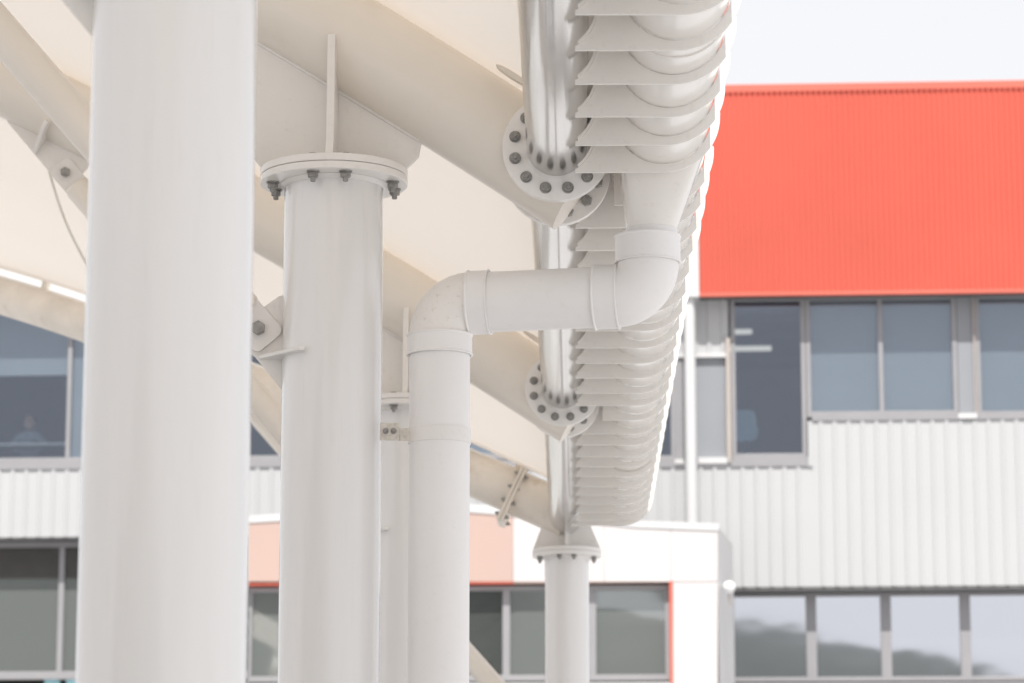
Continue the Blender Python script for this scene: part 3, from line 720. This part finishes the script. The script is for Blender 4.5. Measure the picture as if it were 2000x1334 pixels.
V_ = [(0, .05, .30), (0, .04, .42), (0, .0, .56), (.0, -.03, sh-.06), (0, -.04, sh), (.01, -.06, sh+.07), (.02, -.08, hz0), (.02, -.085, hz0+.07),
      (-.13, -.04, sh-.02), (-.24, -.10, sh-.17), (-.10, -.28, sh-.24), (.14, -.04, sh-.02), (.25, -.08, sh-.16), (.20, -.30, sh-.22),
      (-.09, .04, .28), (-.11, -.35, .30), (-.11, -.33, .02), (-.11, -.45, .0), (.09, .04, .28), (.11, -.35, .30), (.11, -.33, .02), (.11, -.45, .0),
      (-.05, -.33, sh-.25), (.15, -.35, sh-.23)]
E_ = [(0, 1), (1, 2), (2, 3), (3, 4), (4, 5), (5, 6), (6, 7), (4, 8), (8, 9), (9, 10), (4, 11), (11, 12), (12, 13), (0, 14), (14, 15), (15, 16), (16, 17), (0, 18), (18, 19), (19, 20), (20, 21), (10, 22), (13, 23)]
Rr = [(.15, .11), (.14, .10), (.15, .10), (.16, .10), (.10, .08), .05, .085, .055, (.075, .07), .05, .038, (.075, .07), .05, .038, .09, .07, .045, .035, .09, .07, .045, .035, .035, .035]
pbody = skinned('body', V_, E_, Rr, 'shirt', pe)
hd_ = MB(); bmesh.ops.create_uvsphere(hd_.bm, u_segments=24, v_segments=16, radius=.1, matrix=Matrix.Translation((.02, -.10, hz0+.01)) @ Matrix.Diagonal((.82, .95, 1.12, 1)))
nose = Matrix.Translation((.02, -.198, hz0)) @ Matrix.Diagonal((.16, .25, .25, 1)); bmesh.ops.create_uvsphere(hd_.bm, u_segments=10, v_segments=8, radius=.1, matrix=nose)
hd_.build('face', 'skin', pe)
hr = MB(); bmesh.ops.create_uvsphere(hr.bm, u_segments=24, v_segments=16, radius=.1, matrix=Matrix.Translation((.02, -.075, hz0+.035)) @ Matrix.Diagonal((.90, .98, 1.05, 1))); hr.build('hair', 'hair', pe)
dk = empty('desk', world(pu+.25, .80, zf), 'pale desk just inside the left window', 'desk', rz=-TH, local=True)
dz = fac(57, 870, off)[1]-zf
MB().box(-.75, .55, -.35, .12, dz-.10, dz-.07).build('desktop', 'blind', dk, .004)
for sx in (-.7, .5):
    for sy in (-.3, .08): MB().box(sx-.02, sx+.02, sy-.02, sy+.02, 0, dz-.10).build('leg', 'frame', dk)

# white vent pipe in front of the wall
du, _ = fac(1348.5, 800, .17)
vp = empty('wall_pipe', world(du, -.17, 0), 'tall white round pipe running up the wall left of the red storey', 'pipe', rz=-TH, local=True)
MB().cyl((0, 0, 0), (0, 0, zr0+.0-.002), .077, 40).build('pipe', 'white_trim', vp)
for z_ in (Z(700), Z(900), Z(1000)): MB().box(-.02, .02, .06, .17, z_-.02, z_+.02).build('pipe_clip', 'white_trim', vp)

# ================================================================== ANNEX
AY = 37.0; A0 = at(1402, 1137, AY); TA = radians(2.3)
def afac(px, py, off=0):
    n = Vector((sin(TA), cos(TA), 0)); o = Vector((A0.x, A0.y, 0))-n*off; d = ray(px, py); cpos = Vector((0, 0, EYE)); t = (o-cpos).dot(n)/d.dot(n); q = cpos+d*t
    return ((q-o).dot(Vector((cos(TA), -sin(TA), 0))), q.z)
an = empty('entrance_annex', (A0.x, A0.y, 0), 'low annex with pale coral and white panels and a red trimmed window band', 'building', rz=-TA, local=True)
CUR = an
def apoly(pts): return [afac(*p) for p in pts]
def ap(name, pts, y0, y1, m, bev=.003): return MB().plate(apoly(pts), y0, y1).build(name, m, an, bev)
ap('coral_panel', [(482, 1136), (482, 1022), (700, 1010), (915, 1001), (1002, 1008), (1002, 1136)], 0, .028, 'pink')
ap('white_panel', [(1002.6, 1136), (1002.6, 1008), (1179.6, 1025), (1179.6, 1136)], 0, .028, 'pink_white')
ap('white_panel', [(1180.2, 1136), (1180.2, 1025), (1245, 1031), (1310, 1034), (1310, 1136)], 0, .028, 'pink_white')
ap('white_panel', [(1310.6, 1136), (1310.6, 1034), (1402, 1037), (1402, 1136)], 0, .028, 'pink_white')
ap('white_pier', [(1314.5, 1440), (1314.5, 1137.2), (1402, 1137.2), (1402, 1440)], 0, .1, 'pink_white')
cop = [(480, 1022), (700, 1010), (915, 1001), (1002, 1008), (1245, 1031), (1404, 1037), (1404, 1023), (1245, 1018), (1002, 992), (915, 985), (700, 995), (480, 1008)]
ap('coping', cop, -.012, .5, 'white_trim')
ap('panel_backing', [(482, 1136), (482, 1023), (700, 1011), (915, 1003), (1002, 1010), (1245, 1033), (1402, 1039), (1402, 1136)], .03, .12, 'pink_white')
zA = afac(900, 1137)[1]
MB().box(afac(482, 1137)[0], afac(1002.6, 1137)[0], -.004, .3, zA-.018, zA-.002).build('red_head_trim', 'red_trim', an)
MB().box(afac(1002.8, 1137)[0], afac(1307, 1137)[0], .004, .3, zA-.014, zA-.002).build('head_trim', 'pink', an)
ua, _ = afac(1308, 1200); ub, _ = afac(1314, 1200)
MB().box(ua, ub, -.004, .3, 0, zA-.004).build('red_jamb_trim', 'red_trim', an)
# splayed right return and body
uu = lambda p, y=1137: afac(p, y)[0]
zc = afac(1402, 1037)[1]
q1 = Vector(( .0, .1)); q2 = Vector((.26, 1.9))
rt = MB(); A = [rt.bm.verts.new(c) for c in ((.001, .0, 0), (.001, .0, zc+.07), (.21, 1.9, zc+.07), (.21, 1.9, 0), (-.10, .0, 0), (-.10, .0, zc+.07), (-.02, 1.9, zc+.07), (-.02, 1.9, 0))]
for f_ in ((0, 3, 2, 1), (4, 5, 6, 7), (1, 2, 6, 5), (2, 3, 7, 6)): rt.bm.faces.new([A[i] for i in f_])
rt.build('return_wall', 'white_trim', an)
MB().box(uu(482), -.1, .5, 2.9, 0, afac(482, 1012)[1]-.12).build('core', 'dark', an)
MB().box(uu(482), uu(482)+.02, .13, .5, 0, afac(482, 1022)[1]-.02).build('end_wall', 'frame', an)
MB().box(uu(484), ua-.001, .0, .5, 0, afac(900, 1334)[1]).build('base_wall', 'base_wall', an)
yA = .16
aw = window(afac(484, 1200, -yA)[0], ua-.002, afac(900, 1331, -yA)[1], zA-.035, y=yA, fw=.055, mull=(afac(989, 1200, -yA)[0], afac(740, 1200, -yA)[0], afac(1157, 1200, -yA)[0]), gm='grey_glass', mw=.09, y2=yA+.1, name='window_frame')
MB().box(uu(484), ua, .42, .45, afac(900, 1331)[1], zA-.04).build('inner_screen', 'blind', an)
# small wall lamp at the annex corner
lq = afac(1413, 1148, -.5)
lm = empty('wall_lamp', Matrix.Translation((A0.x, A0.y, 0)) @ Matrix.Rotation(-TA, 4, 'Z') @ Vector((.14, .45, lq[1])), 'small round white lamp on the corner of the annex', 'lamp', rz=-TA, local=True)
gl = MB(); bmesh.ops.create_uvsphere(gl.bm, u_segments=24, v_segments=16, radius=.075); gl.build('globe', 'opal', lm)
MB().sweep([(0, 0, -.06), (.0, .0, -.12), (.012, .01, -.17), (.03, .02, -.21)], .013, 14).build('stem', 'frame_warm', lm)
